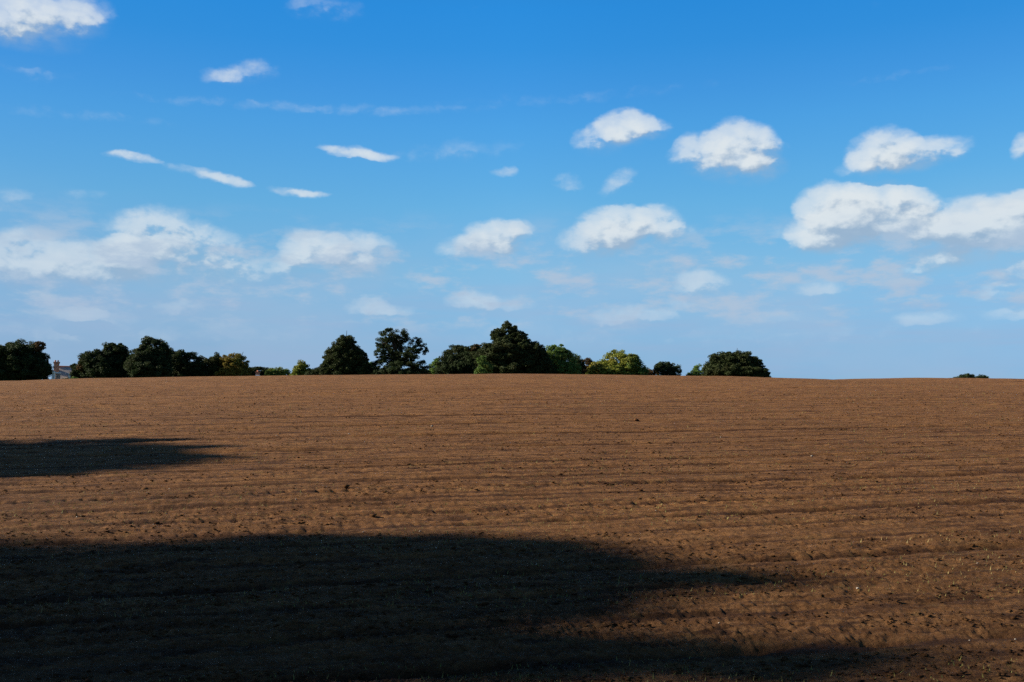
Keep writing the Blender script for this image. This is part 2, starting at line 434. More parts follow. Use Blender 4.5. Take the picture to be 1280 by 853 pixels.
def base_z(X, Y):
    """long shape of the land: a gentle rise to a crest, falling away beyond and behind"""
    zc = np.interp(X, _xs, _zs)
    t = Y / CREST
    P = np.where(t < 1, np.sin(np.clip(t, -1, 1) * math.pi / 2),
        np.where(t < 1.7, 1.0, .75 + .25 * np.cos(np.clip((t - 1.7) / 2.5, 0, 1) * math.pi)))
    far = np.clip((np.hypot(X, Y) - 450) / 2500, 0, 1)
    return zc * P - far * 22.0

def fz(X, Y): return float(base_z(np.array([X]), np.array([Y]))[0])

# tractor tyre tracks: offset across the rows (m), tread strength, pitch (m)
def on_ground(px, py):
    """where a photograph pixel meets the field"""
    d = ray(px, py); t0, t = 3.0, 3.0
    while t < 170:
        p = EYE + d * t
        if fz(p.x, p.y) >= p.z: break
        t *= 1.003
    return p

def row_of(px, py):
    p = on_ground(px, py); return -p.x * math.sin(FUR) + p.y * math.cos(FUR), p.y
TRACKS = []
for (px, py, a) in ((300, 574, .9), (120, 626, .8), (300, 621, .9), (200, 652, .9), (200, 664, .5), (700, 528, .8), (700, 542, .6), (900, 516, .9), (640, 558, .6), (1000, 612, 1.0),
                    (1080, 623, 1.0), (900, 640, .7), (1000, 660, .6), (1000, 690, .9), (1150, 716, 1.1), (1100, 733, .9), (700, 712, .9), (700, 780, 1), (1100, 790, 1.1), (1000, 815, .9),
                    (300, 600, .5), (640, 588, .6), (500, 505, .8), (500, 497, .8), (500, 490, .8), (500, 484, .9), (500, 479, .9), (500, 475, .8), (640, 512, .6)):
    t_, y_ = row_of(px, py); TRACKS.append((t_, a, .12 + .0055 * y_))
def detail(X, Y, step_r, step_t):
    ca, sa = math.cos(FUR), math.sin(FUR)
    s = X * ca + Y * sa; t = -X * sa + Y * ca
    wob = (vnoise(s * .12, t * .05, 3) - .5) * .35
    t = t + wob
    h = np.zeros_like(X)
    step = np.maximum(step_r, step_t)
    # rows left by the drill: narrow ridges of uneven strength
    for lam, amp in ((.14, .0045), (.42, .010), (1.15, .020), (2.9, .018), (7.0, .03)):
        k = np.clip(lam / (step_r * 2.4) - .4, 0, 1)
        n = vnoise(s * .25 / lam ** .5, t / lam * 2, int(lam * 100))
        h += k * amp * ((n - .5) * 1.6)
    # clods and crumbs
    for lam, amp, st in ((.62, .008, 1.5), (.28, .010, 1.4), (.13, .013, 1.2), (.065, .013, 1), (.035, .010, 1)):
        k = np.clip(lam / (step * 1.6) - .3, 0, 1)
        n = vnoise(s / lam / st * 1.5, t / lam * 1.5, int(lam * 1000))
        n = np.abs(n - .5) * 2 if lam < .2 else 1.15 - n * 1.3
        mod = .45 + 1.1 * vnoise(s * .35, t * 1.6, 8)
        h += k * amp * mod * np.clip(1 - n, 0, 1) ** 1.3
    # far away only the larger unevenness is left
    for lam, amp in ((1.8, .030), (4.5, .06)):
        k = np.clip(lam / (step_r * 1.6) - .3, 0, 1) * np.clip((Y - 12) / 30, 0, 1)
        h += k * amp * (vnoise(s / lam * .6, t / lam * 1.5, int(lam * 10)) - .5)
    # drill rows
    t2 = -X * sa + Y * ca
    t2 = t2 + (vnoise(s * .16, t2 * .35, 44) - .5) * .16
    for per, hw, amp in ((2.34, .085, .034), (.78, .050, .018), (.26, .030, .006)):
        fr = np.abs(np.mod(t2 / per, 1) - .5) * per
        k = np.clip(per / (step_r * 2.4) - .4, 0, 1)
        h -= k * amp * np.exp(-(fr / (hw + Y * .002)) ** 2) * (.15 + 1.5 * vnoise(s * 2.2, t2 * 1.2, 45) ** 1.5)
    # tyre treads
    for off, a, pitch in TRACKS:
        wd = .065 + off * .0045
        e = np.exp(-((t - off) / wd) ** 2)
        ph = s / pitch + (t - off) * 1.2 + vnoise(s * .8, s * 0 + off, 5) * 1.2
        tread = np.clip((np.sin(ph * 2 * math.pi) - .25) / .75, -.08, 1)
        h -= e * a * (.004 + (.007 + off * .0007) * tread * (.35 + 1.1 * vnoise(s * .7, s * 0 + off * 3, 6))) * np.clip(vnoise(s * .11, s * 0 + off, 12) * 2.2 - .35, 0, 1)
    return h

th_in = np.linspace(-36, 36, 860)
th_out = np.concatenate([np.linspace(36.6, 45, 10), np.linspace(48, 312, 67), np.linspace(315, 323.4, 10)])
TH = np.radians(np.concatenate([th_in, th_out]))
r_in = np.geomspace(.4, 4.6, 26)[:-1]
RR = [4.6]
while RR[-1] < 144: RR.append(RR[-1] + min(max(.0135, RR[-1] ** 1.32 * .00190), .42))
FIELD_R = RR[-1]
RF = np.concatenate([r_in, RR])
def polar_sheet(name, RRs, TH, mat, fade):
    nr, nt = len(RRs), len(TH)
    r, th = np.meshgrid(RRs, TH, indexing='ij')
    X = (r * np.sin(th)).ravel(); Y = (r * np.cos(th)).ravel()
    Z = base_z(X, Y)
    if fade:
        sr = np.gradient(RRs); sr = np.repeat(sr, nt)
        dt = np.abs(np.gradient(np.unwrap(TH))); stt = (r * dt[None, :]).ravel()
        edge = np.clip((FIELD_R - r.ravel()) / 3.0, 0, 1)
        Z = Z + detail(X, Y, sr, stt) * edge
    i = np.arange(nr - 1)[:, None] * nt; j = np.arange(nt)[None, :]; j2 = (j + 1) % nt
    Q = np.stack([i + j, i + nt + j, i + nt + j2, i + j2], -1).reshape(-1, 4)[:, ::-1]
    V = np.stack([X, Y, Z], -1)
    me = mesh_np(name, V, Q, True)
    o = link(name, me, mat)
    return o, V, Q
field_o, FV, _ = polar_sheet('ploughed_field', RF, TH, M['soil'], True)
# close the small hole under the camera
mb = MB(); c0 = [tuple(FV[k]) for k in range(0, len(TH))]
mb.v = [Vector(p) for p in c0] + [Vector((0, 0, fz(0, 0)))]
mb.f = [[k, (k + 1) % len(TH), len(TH)] for k in range(len(TH))]
mb.f = [f[::-1] for f in mb.f]
foot = mb.build('ground_underfoot', M['soil'])
tag(foot, kind='structure')
tag(field_o, 'brown ploughed field rising to a low crest', kind='structure')
gl, _, _ = polar_sheet('grassland', np.concatenate([[FIELD_R], np.geomspace(FIELD_R + 4, 6000, 60)]), TH[::1][::6], M['grass'], False)
tag(gl, 'grassland beyond the crest of the field', kind='structure')
print('field verts', len(FV))

NTH = len(TH)
def ground_z(X, Y):
    """height of the field surface with its relief, nearest vertex"""
    r = math.hypot(X, Y); th = math.atan2(X, Y)
    i = int(np.clip(np.searchsorted(RF, r), 1, len(RF) - 1)); j = int(np.clip(np.searchsorted(np.radians(th_in), th), 0, 859))
    return float(FV[i * NTH + j][2])

# ------------------------------------------------------------------ soil clods, seedlings, stones
def ico():
    import bmesh
    bm = bmesh.new(); bmesh.ops.create_icosphere(bm, subdivisions=1, radius=1.0)
    V = np.array([v.co[:] for v in bm.verts]); F = np.array([[v.index for v in f.verts] for f in bm.faces]); bm.free()
    return V, F
IV, IF = ico()
def scatter_points(n, y0, y1, power=1.0):
    Yd = y0 * (y1 / y0) ** (rng.random(n) ** power)
    U = (rng.random(n) - .5) * 1.24
    return U * Yd, Yd
def surf_z(X, Y):
    r = np.hypot(X, Y); th = np.arctan2(X, Y)
    i = np.clip(np.searchsorted(RF, r), 1, len(RF) - 1); j = np.clip(np.searchsorted(np.radians(th_in), th), 0, 859)
    return FV[i * NTH + j, 2]
n = 30000
X, Y = scatter_points(n, 4.8, 40)
keep = vnoise((X * math.cos(FUR) + Y * math.sin(FUR)) * .5, (-X * math.sin(FUR) + Y * math.cos(FUR)) * 3.2, 21) > .46
X, Y = X[keep], Y[keep]; n = len(X)
sz = (.005 + .009 * rng.random(n) ** 3.0) * (1 + Y / 60)
vv = IV[None] * sz[:, None, None] * (1 + .35 * rng.standard_normal((n, len(IV), 1)))
vv[:, :, 2] *= .58; vv[:, :, 0] *= 1 + rng.random((n, 1)) * .9
vv[:, :, 0] += X[:, None]; vv[:, :, 1] += Y[:, None]; vv[:, :, 2] += (surf_z(X, Y) + sz * .25)[:, None]
ff = (IF[None] + (np.arange(n) * len(IV))[:, None, None]).reshape(-1, 3)
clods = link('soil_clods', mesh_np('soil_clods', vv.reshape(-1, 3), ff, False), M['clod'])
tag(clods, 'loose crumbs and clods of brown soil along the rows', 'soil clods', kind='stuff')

n = 42000
X, Y = scatter_points(n, 4.8, 55)
keep = vnoise((X * math.cos(FUR) + Y * math.sin(FUR)) * .5, (-X * math.sin(FUR) + Y * math.cos(FUR)) * 2.6, 33) > .52
X, Y = X[keep], Y[keep]; n = len(X)
ln = (.010 + .028 * rng.random(n) ** 2) * (1 + Y / 60); a = rng.random(n) * 6.283; lean = .3 + 1.1 * rng.random(n)
dx, dy = np.cos(a) * np.sin(lean) * ln, np.sin(a) * np.sin(lean) * ln; dz = np.cos(lean).clip(.08) * ln
Z = surf_z(X, Y) - .004
wdt = (.0022 + .0016 * rng.random(n)) * (1 + Y / 22)
px_, py_ = -np.sin(a) * wdt, np.cos(a) * wdt
V = np.stack([np.stack([X - px_, Y - py_, Z], -1), np.stack([X + px_, Y + py_, Z], -1), np.stack([X + dx, Y + dy, Z + dz + .003], -1)], 1).reshape(-1, 3)
sp = link('seedlings_and_straw', mesh_np('seedlings_and_straw', V, np.arange(3 * n).reshape(-1, 3)), M['sprout'])
tag(sp, 'thin dry straw and tiny seedlings between the rows', 'seedlings', kind='stuff')

def lump(name, p, r, mat, seed, squash=.65):
    rg = np.random.default_rng(seed)
    V = IV * (1 + .28 * rg.standard_normal((len(IV), 1))).clip(.6, 1.5) * r * np.array([1.25, .9, squash])
    o = link(name, mesh_np(name, V, IF), mat)
    o.location = (p.x, p.y, ground_z(p.x, p.y) + r * squash * .45); o.rotation_euler = (0, 0, rg.random() * 6.28)
    return o
STONES = [(1015, 572, 3.5), (1072, 742, 3.6), (370, 628, 2.2), (292, 740, 2.6), (231, 747, 2.0), (346, 547, 2), (436, 544, 2.4), (540, 535, 2.4),
          (525, 664, 2.2), (545, 687, 2), (759, 649, 2), (761, 700, 2.2), (1222, 710, 2.2), (899, 789, 2.2), (1212, 805, 2), (96, 647, 2.2), (292, 677, 2.4),
          (377, 674, 2.2), (454, 665, 2), (202, 740, 1.8), (1269, 802, 2.2), (901, 547, 1.8), (1042, 623, 2), (358, 647, 1.8), (212, 613, 2), (242, 617, 1.6),
          (820, 638, 1.8), (77, 776, 1.8), (966, 760, 1.6), (630, 723, 1.8), (192, 655, 1.6), (1190, 512, 1.8)]
for k, (sx, sy, r) in enumerate(STONES):
    p = on_ground(sx, sy)
    o = lump('stone', p, r * .5 * p.y / FPX * .95, M['stone'], 100 + k, .7)
    tag(o, {0: 'pale stone alone high on the field, below the bare crest at the right', 1: 'largest pale stone, in the rows at the lower right',
            3: 'pale stone inside the broad dark shadow at the lower left'}.get(k, 'small pale flint stone lying on the brown ploughed soil'), 'stone', 'pale stones scattered over the field')
p = on_ground(1015, 573)
CL = [(181, 613, 5, 'dark lump of soil just below the upper shadow at the left'),
      (433, 612, 4.5, 'flat dark lump of soil right of the upper shadow tip'),
      (467, 645, 4, 'dark lump of soil just above the edge of the big shadow'),
      (795, 526, 3, 'tiny dark lump of soil far up the slope near the crest trees')]
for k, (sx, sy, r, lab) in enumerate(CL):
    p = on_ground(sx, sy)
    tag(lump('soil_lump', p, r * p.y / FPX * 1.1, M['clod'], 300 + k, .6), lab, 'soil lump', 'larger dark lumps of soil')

# ------------------------------------------------------------------ trees
def make_tree(name, label, cat, lobes, mat, leaf=.17, group=None, trunk_r=.3, spread=1.0, extra=None, gap=.0, base=None, fill=1.0, twigs=()):
    """lobes: world-space ellipsoids (centre, (rx, ry, rz)); extra: [(lobes, material)] differently coloured foliage"""
    if name != 'field_oak_tree': leaf *= TS * .82; trunk_r *= TS
    allc = [c for c, *_ in lobes]
    cx = sum(c.x * r[0] for c, r, *_ in lobes) / sum(r[0] for _, r, *_2 in lobes); cy = sum(c.y for c in allc) / len(allc)
    if base: cx, cy = base
    gz = fz(cx, cy)
    root = bpy.data.objects.new(name, None); root.empty_display_size = .5; col.objects.link(root); root.location = (cx, cy, gz)
    tag(root, label, cat, group)
    o0 = np.array([cx, cy, gz])
    def crown(lobes, mt, nm, first):
        tips = []
        pts = []
        for lb_ in lobes:
            c = np.array(lb_[0]); r = np.array(lb_[1]); lg = lb_[2] if len(lb_) > 2 else gap
            area = (r[0] * r[2] + r[0] * r[1] + r[1] * r[2]) / 3 * 4 * math.pi
            cr = .23 * min(r[0], r[2]) + .22 * (1 if name == 'field_oak_tree' else TS)
            nc = int(max(10, area / (cr * cr) * .62 * (1 - lg)))
            d = rng.standard_normal((nc, 3)); d /= np.linalg.norm(d, axis=1)[:, None]
            rad = .55 + .45 * rng.random(nc) ** .6 + .10 * rng.standard_normal(nc)
            cc = c + d * r * rad[:, None]
            cc = cc[cc[:, 2] > gz + .35]
            nc = len(cc)
            for q in cc[::max(1, nc // 9)]: tips.append((c, q))
            crs = cr * (.6 + .8 * rng.random(nc))
            nl = int(cr * cr / (leaf * leaf) * 5.2 * fill) + 4
            e = rng.standard_normal((nc, nl, 3)); e /= np.linalg.norm(e, axis=2)[:, :, None]
            e *= (crs[:, None, None] * rng.random((nc, nl, 1)) ** .45)
            e[:, :, 2] *= .62
            pts.append((cc[:, None, :] + e).reshape(-1, 3))
        Pp = np.concatenate(pts); Pp = Pp[Pp[:, 2] > gz + .1]
        m = len(Pp)
        a = rng.standard_normal((m, 3)); a[:, 2] *= .7; a /= np.linalg.norm(a, axis=1)[:, None]
        b = np.cross(a, rng.standard_normal((m, 3))); b /= np.linalg.norm(b, axis=1)[:, None]
        sz = leaf * (.55 + .9 * rng.random(m))[:, None]
        A, B = a * sz, b * sz * .6
        Pl = Pp - o0
        V = np.stack([Pl - A, Pl - B, Pl + A, Pl + B], 1).reshape(-1, 3)
        me = mesh_np(nm, V, np.arange(4 * m).reshape(-1, 4))
        link(nm, me, mt, root)
        return tips, m
    if name in ('broadleaf_tree',):            # low branches and growth that hide the foot of the tree
        xa = min(c.x - r[0] for c, r, *_ in lobes); xb = max(c.x + r[0] for c, r, *_ in lobes); lobes = list(lobes)
        nn = max(1, int((xb - xa) / 1.7))
        for q in range(nn):
            lobes.append((Vector((xa + (q + .5) * (xb - xa) / nn, cy + random.uniform(-.8, .8), gz + 1.5)), ((xb - xa) / nn * .75, 1.3, random.uniform(1.35, 1.8))))
    tips, m = crown(lobes, mat, 'crown', True)
    tot = m
    for el in (extra or []):
        _, m2 = crown(el[0], el[1], 'foliage', False); tot += m2
    # trunk and limbs
    mb = MB(); zl = min(c[2] - r[2] for c, r, *_ in lobes) - gz
    top = max(c.z + r[2] * .5 for c, r, *_ in lobes) - gz
    hh = [0, .12 * top, .35 * top, .6 * top, .85 * top]
    jit = lambda k: random.uniform(-k, k)
    tp = [Vector((jit(.1) * i, jit(.1) * i, h)) for i, h in enumerate(hh)]
    tp[0] = Vector((0, 0, -.3))
    mb.tube(tp, [trunk_r * k for k in (1.3, 1.0, .8, .5, .16)], 8)
    mb.build('trunk', M['bark'], root, True)
    lb = MB()
    for c, q in tips[:46]:
        c = Vector(c) - Vector(o0); q = Vector(q) - Vector(o0)
        z0 = max(.15 * top, min(.75 * top, c.z * .55 + jit(.06) * top)); f = min(max(z0 / top, 0), .85)
        st = Vector((0, 0, z0)); k = f / .85 * 4; i = min(3, int(z0 / top / .22)) if top else 0
        st = tp[1].lerp(tp[4], max(0, min(1, (z0 - hh[1]) / (hh[4] - hh[1]))))
        mid = st.lerp(c, .6) + Vector((jit(.3), jit(.3), jit(.2)))
        lb.tube([st, mid, c.lerp(q, .45), q], [trunk_r * .42, trunk_r * .26, trunk_r * .13, .015], 5)
    for (p0, p1, r) in twigs:
        lb.tube([p0 - Vector(o0), p1 - Vector(o0)], [r, r * .5], 4)
    lb.build('limbs', M['bark'], root, True)
    return root, tot

TS = .72                                  # all the trees stand this much nearer than first measured
def L(Y, *lob, depth=1.0):
    """photograph outline (px, py, half width, half height) at distance Y -> ellipsoids"""
    out = []; Y = Y * TS
    for (px, py, rx, ry) in lob:
        p = at(px, py, Y + random.uniform(-1.2, 1.2)); k = Y / FPX
        out.append((p, (rx * k, max(rx, ry) * k * .85 * depth, ry * k)))
    return out

total = 0
def T(*a, **k):
    global total
    r, m = make_tree(*a, **k); total += m
    return r
SK = 'trees beyond the crest of the field'
T('broadleaf_tree', 'large dark rounded tree at the far left edge with a rusty top right', 'tree',
  L(205, (2, 449, 26, 20), (24, 446, 26, 18), (42, 452, 17, 17), (-22, 452, 22, 20), (30, 464, 30, 14), (-5, 466, 28, 14), (55, 461, 7, 10)), M['dark'], group=SK,
  extra=[(L(203, (49, 433, 7, 5.5)), M['rust'])], fill=1.25)
T('broadleaf_tree', 'dark bushy tree just right of the house with the brick chimney', 'tree',
  L(225, (124, 452, 20, 15), (142, 440, 14, 12), (112, 460, 13, 12), (108, 455, 8, 9), (135, 462, 24, 13), (150, 452, 13, 18)), M['dark'], group=SK, fill=1.2,
  extra=[(L(223, (102, 458, 4, 7)), M['rust'])])
T('broadleaf_tree', 'dark tree with a flat rounded head, tallest of the left clump', 'tree',
  L(220, (192, 437, 19, 13), (180, 448, 14, 14), (200, 446, 13, 14), (188, 461, 26, 14), (168, 455, 10, 14)), M['dark'], group=SK, fill=1.2)
T('broadleaf_tree', 'lower dark tree at the right end of the left clump', 'tree',
  L(228, (222, 451, 14, 12), (240, 454, 13, 12), (232, 464, 24, 10), (213, 448, 8, 11)), M['dark'], group=SK, fill=1.1)
T('broadleaf_tree', 'small dull green tree left of the golden brown tree', 'tree',
  L(232, (263, 457, 11, 11), (258, 465, 10, 8), (272, 455, 6, 13)), M['olive'], group=SK, leaf=.15)
T('broadleaf_tree', 'golden brown autumn tree with a spiky top left of the low shrubs', 'tree',
  L(230, (293, 455, 15, 12), (282, 459, 12, 12), (304, 462, 9, 11), (290, 467, 20, 8)), M['gold'], group=SK, leaf=.15,
  twigs=[(at(300, 452, 230 * TS), at(304, 440, 230 * TS), .07), (at(293, 448, 230 * TS), at(292, 441, 230 * TS), .06), (at(274, 450, 230 * TS), at(274, 441, 230 * TS), .08)])
T('shrub', 'low dark green shrub behind the small red chimney', 'shrub',
  L(236, (325, 466, 13, 7), (312, 468, 9, 8), (335, 468, 10, 8)), M['dark'], group='shrubs along the crest', leaf=.13, trunk_r=.1)
T('shrub', 'low green shrub right of the small red chimney', 'shrub',
  L(234, (345, 467, 12, 7), (356, 468, 7, 6)), M['green'], group='shrubs along the crest', leaf=.13, trunk_r=.1)
T('broadleaf_tree', 'small yellow green pointed tree left of the big cone shaped tree', 'tree',
  L(228, (377, 463, 9, 9), (378, 458, 5, 6), (372, 468, 9, 6), (384, 467, 8, 6)), M['yellow'], group=SK, leaf=.14, trunk_r=.14)
T('shrub', 'low dark shrub at the left foot of the cone shaped tree', 'shrub',
  L(226, (394, 468, 11, 6), (388, 470, 8, 5)), M['olive'], group='shrubs along the crest', leaf=.13, trunk_r=.1)
T('broadleaf_tree', 'big dark cone shaped tree left of the tall open crowned tree', 'tree',
  L(215, (432, 427, 10, 10), (431, 438, 18, 13), (432, 450, 25, 14), (432, 463, 31, 14), (417, 448, 10, 12), (449, 448, 10, 12), (409, 462, 8, 13), (456, 462, 8, 12)), M['olive'], group=SK, fill=1.2,
  twigs=[(at(433, 424, 215 * TS), at(433.5, 413.5, 215 * TS), .07)])
T('broadleaf_tree', 'tall open crowned tree with sky showing through, leaning lobe on its right', 'tree',
  L(212, (488, 418, 12, 10), (500, 424, 12, 11), (478, 428, 9, 8), (489, 436, 16, 10), (519, 430, 8, 8), (528, 437, 7, 7), (514, 441, 11, 9), (476, 443, 9, 8), (503, 447, 19, 9),
    (482, 456, 17, 11), (505, 462, 22, 11), (525, 459, 11, 12), (478, 466, 15, 8)), M['dark'], group=SK, leaf=.14, gap=.50, trunk_r=.42, fill=.9, base=(-.1125 * 212 * TS, 212 * TS))
T('shrub', 'small green shrub between the cone shaped tree and the open crowned tree', 'shrub',
  L(224, (464, 463, 7, 8), (462, 468, 9, 5)), M['green'], group='shrubs along the crest', leaf=.13, trunk_r=.1)
T('broadleaf_tree', 'small bright green pointed tree right of the open crowned tree', 'tree',
  L(226, (545, 460, 7, 9), (546, 454, 4, 6), (543, 468, 9, 6)), M['green'], group=SK, leaf=.14, trunk_r=.13)
T('broadleaf_tree', 'dark green domed tree left of the tallest dark tree, rusty at its right shoulder', 'tree',
  L(222, (572, 447, 18, 14), (562, 456, 13, 14), (585, 444, 14, 11), (575, 461, 26, 12), (592, 452, 14, 16)), M['dark'], group=SK, fill=1.2,
  extra=[(L(219, (596, 438, 8, 7)), M['rust'])])
T('broadleaf_tree', 'tallest dark tree in the middle, wide body under an open top', 'tree',
  L(214, (634, 441, 30, 15), (616, 446, 24, 15), (655, 444, 26, 15), (640, 458, 48, 16), (670, 452, 16, 18), (664, 437, 13, 10), (608, 460, 18, 12), (682, 462, 12, 12),
    (622, 420, 9, 8), (636, 413, 11, 9), (648, 421, 10, 8), (632, 426, 16, 7), (654, 428, 8, 5)), M['olive'], group=SK, fill=1.15, trunk_r=.45)
T('shrub', 'bright green bush standing in front of the tallest dark tree', 'shrub',
  L(203, (604, 452, 6, 8), (607, 462, 8, 8), (600, 466, 7, 6)), M['green'], group='shrubs along the crest', leaf=.14, trunk_r=.1)
T('broadleaf_tree', 'green rounded tree right of the tallest dark tree, yellowing on its left', 'tree',
  L(218, (695, 443, 14, 12), (705, 452, 14, 13), (690, 458, 14, 12), (704, 463, 20, 10)), M['green'], group=SK,
  extra=[(L(215, (684, 449, 6, 8), (693, 456, 5, 6)), M['yellow'])])
T('broadleaf_tree', 'small blackish green tree tucked behind the green rounded tree', 'tree',
  L(229, (721, 457, 8, 11), (715, 463, 9, 9)), M['dark'], group=SK, leaf=.15, trunk_r=.15)
T('shrub', 'dull brown shrub left of the large yellow green bush', 'shrub',
  L(232, (735, 459, 9, 10), (732, 466, 9, 8)), M['rust'], group='shrubs along the crest', leaf=.14, trunk_r=.12)
T('broadleaf_tree', 'large yellow green bushy tree with a domed top', 'tree',
  L(222, (772, 452, 16, 13), (757, 459, 12, 10), (745, 462, 10, 9), (770, 464, 30, 8), (787, 457, 12, 12)), M['yellow'], group=SK,
  extra=[(L(220, (796, 460, 8, 9), (790, 451, 8, 8), (804, 466, 6, 6)), M['green'])])
T('shrub', 'low brown scrub between the yellow green tree and the small round tree', 'shrub',
  L(230, (815, 467, 9, 5), (808, 469, 7, 5)), M['rust'], group='shrubs along the crest', leaf=.12, trunk_r=.07)
T('broadleaf_tree', 'small dark round tree standing alone right of the yellow green tree', 'tree',
  L(224, (832, 463, 12, 11), (842, 465, 8, 9), (826, 460, 7, 7)), M['dark'], group=SK, leaf=.15, trunk_r=.15)
T('shrub', 'thin open shrub at the left foot of the wide dark domed tree', 'shrub',
  L(226, (875, 464, 9, 9), (866, 468, 7, 5)), M['green'], group='shrubs along the crest', leaf=.13, gap=.3, trunk_r=.1)
T('broadleaf_tree', 'wide dark domed tree, last tree before the bare crest', 'tree',
  L(210, (922, 452, 22, 13), (903, 455, 18, 13), (938, 459, 15, 12), (918, 465, 36, 11), (948, 467, 13, 8), (890, 464, 12, 11)), M['olive'], group=SK, fill=1.3,
  twigs=[(at(921, 444, 210 * TS), at(921.5, 435.5, 210 * TS), .08)])
T('hedge_shrub', 'low black green bush alone on the bare crest at the right', 'shrub',
  L(190, (1197, 477, 7, 5), (1206, 475, 10, 6.5), (1218, 475, 10, 6.5), (1228, 476, 10, 6), (1236, 478, 8, 4)), M['dark'], group='shrubs along the crest', leaf=.12, trunk_r=.1)
T('shrub', 'small dark bush between the house roof and the left tree clump', 'shrub',
  L(228, (93, 458, 4.5, 4), (95, 468, 5, 8)), M['olive'], group='shrubs along the crest', leaf=.13, trunk_r=.1)
T('shrub', 'low green bush in front of the slate roof', 'shrub',
  L(208, (84, 477, 6, 5), (91, 477, 7, 6)), M['green'], group='shrubs along the crest', leaf=.12, trunk_r=.08, gap=.3)

T('hedge', 'dark low hedge filling the gaps under the left tree clump', 'hedge',
  L(236, *[(x_, 472, 9, random.uniform(7, 11)) for x_ in range(108, 312, 11)]), M['dark'], group='hedges beyond the crest', leaf=.14, trunk_r=.1, base=(-.35 * 236 * TS, 236 * TS))
T('hedge', 'dark low hedge filling the gaps under the middle trees', 'hedge',
  L(236, *[(x_, 468, 9, random.uniform(5, 9)) for x_ in range(398, 812, 11)]), M['olive'], group='hedges beyond the crest', leaf=.14, trunk_r=.1, base=(-.03 * 236 * TS, 236 * TS))
# trees outside the picture on the left whose shadows fall across the field
def shadow_tree(label, tip_px, tip_py, H, rx, ry, seed, lobs, gap=0):
    g = on_ground(tip_px, tip_py)
    d = SUN_DIR
    k = (H) / d.z
    top = Vector((g.x + d.x * k, g.y + d.y * k, g.z + H))     # point of the crown that throws the tip of the shadow
    bx, by = top.x - 0.0, top.y
    gz = fz(bx, by)
    ls = []
    for (ox, oy, oz, r1, r2, r3, *g_) in lobs:
        ls.append((Vector((bx + ox, by + oy, top.z + oz)), (r1, r2, r3), *g_))
    return T('field_oak_tree', label, 'tree', ls, M['olive'], leaf=.15, group='trees at the left that shade the field', trunk_r=.35, fill=.7, base=(bx - .3, by), gap=gap)
shadow_tree('tree left of the picture throwing the small shadow patch', 298, 574, 11, 3, 3, 1,
  [(0, 0, -.16, .5, .18, .16, .3), (0, .15, -.42, .6, .45, .22, .2), (0, 1.5, -.35, .5, .22, .20, .3), (0, 1.3, -.75, .6, .5, .3, .2), (0, 2.9, -.95, .5, .16, .22, .3), (0, 2.5, -1.3, .6, .35, .3, .2), (0, -.5, -.8, .8, .6, .35),
   (0, .5, -1.0, .9, .8, .35), (0, -1.2, -1.15, .9, .7, .35, .2), (0, 1.6, -1.5, 1.2, .7, .35), (0, -.2, -1.6, 1.4, 1.6, .5), (0, -1.7, -1.75, 1.2, .7, .4),
   (0, .2, -2.5, 2.0, 2.5, .9), (0, -.1, -3.9, 2.6, 3.0, 1.4), (0, .2, -5.8, 2.8, 3.2, 1.8)])
shadow_tree('tree left of the picture throwing the broad dark shadow band', 945, 728, 14, 3, 3, 2,
  [(0, .0, -.15, .5, .16, .16, .45), (0, .1, -.42, .7, .26, .24, .4), (0, .7, -.45, .5, .18, .2, .5), (0, .35, -.75, .7, .5, .3, .25), (0, 1.1, -.75, .6, .35, .25, .4), (0, -.4, -.75, .6, .25, .25, .5),
   (0, 1.4, -1.05, .8, .45, .35, .15), (0, .5, -1.2, .9, .8, .45), (0, -.4, -1.25, .8, .5, .35, .2), (0, 1.1, -1.65, .8, .6, .45), (0, -1.0, -1.45, .7, .4, .35, .3), (0, .1, -1.9, 1.2, 1.1, .6),
   (0, -.6, -1.0, .7, .3, .35, .5), (0, -.75, -1.25, .9, .42, .45, .3), (0, -1.0, -1.6, .9, .42, .4, .25), (0, -.95, -.9, .5, .2, .25, .6), (0, -1.1, -1.9, .8, .35, .5, .3), (0, -1.2, -2.1, 1.0, .6, .6), (0, -.4, -2.8, 1.6, 1.2, .8), (0, .0, -4.0, 2.2, 1.4, 1.4), (0, .0, -6.0, 2.6, 1.6, 1.8), (0, -.1, -8.4, 2.6, 1.6, 1.8)])
shadow_tree('tree left of the picture throwing the shadow along the bottom edge', 1110, 828, 13, 3, 3, 3,
  [(0, .0, -.25, .6, .20, .22, .5), (0, -.1, -.6, .7, .3, .3, .3), (0, .15, -1.0, .7, .3, .35, .3), (0, -.2, -1.2, .8, .3, .4, .2), (0, .2, -1.6, .8, .35, .4, .3), (0, -.25, -1.9, .9, .35, .45, .1), (0, .35, -2.1, .9, .35, .4, .35),
   (0, -.2, -2.6, 1.2, .45, .5), (0, -1.3, -3.8, 1.8, 1.2, 1.3), (0, -1.6, -6.0, 2.6, 1.4, 1.8), (0, -1.6, -8.6, 2.6, 1.6, 1.6)])
print('leaves', total)

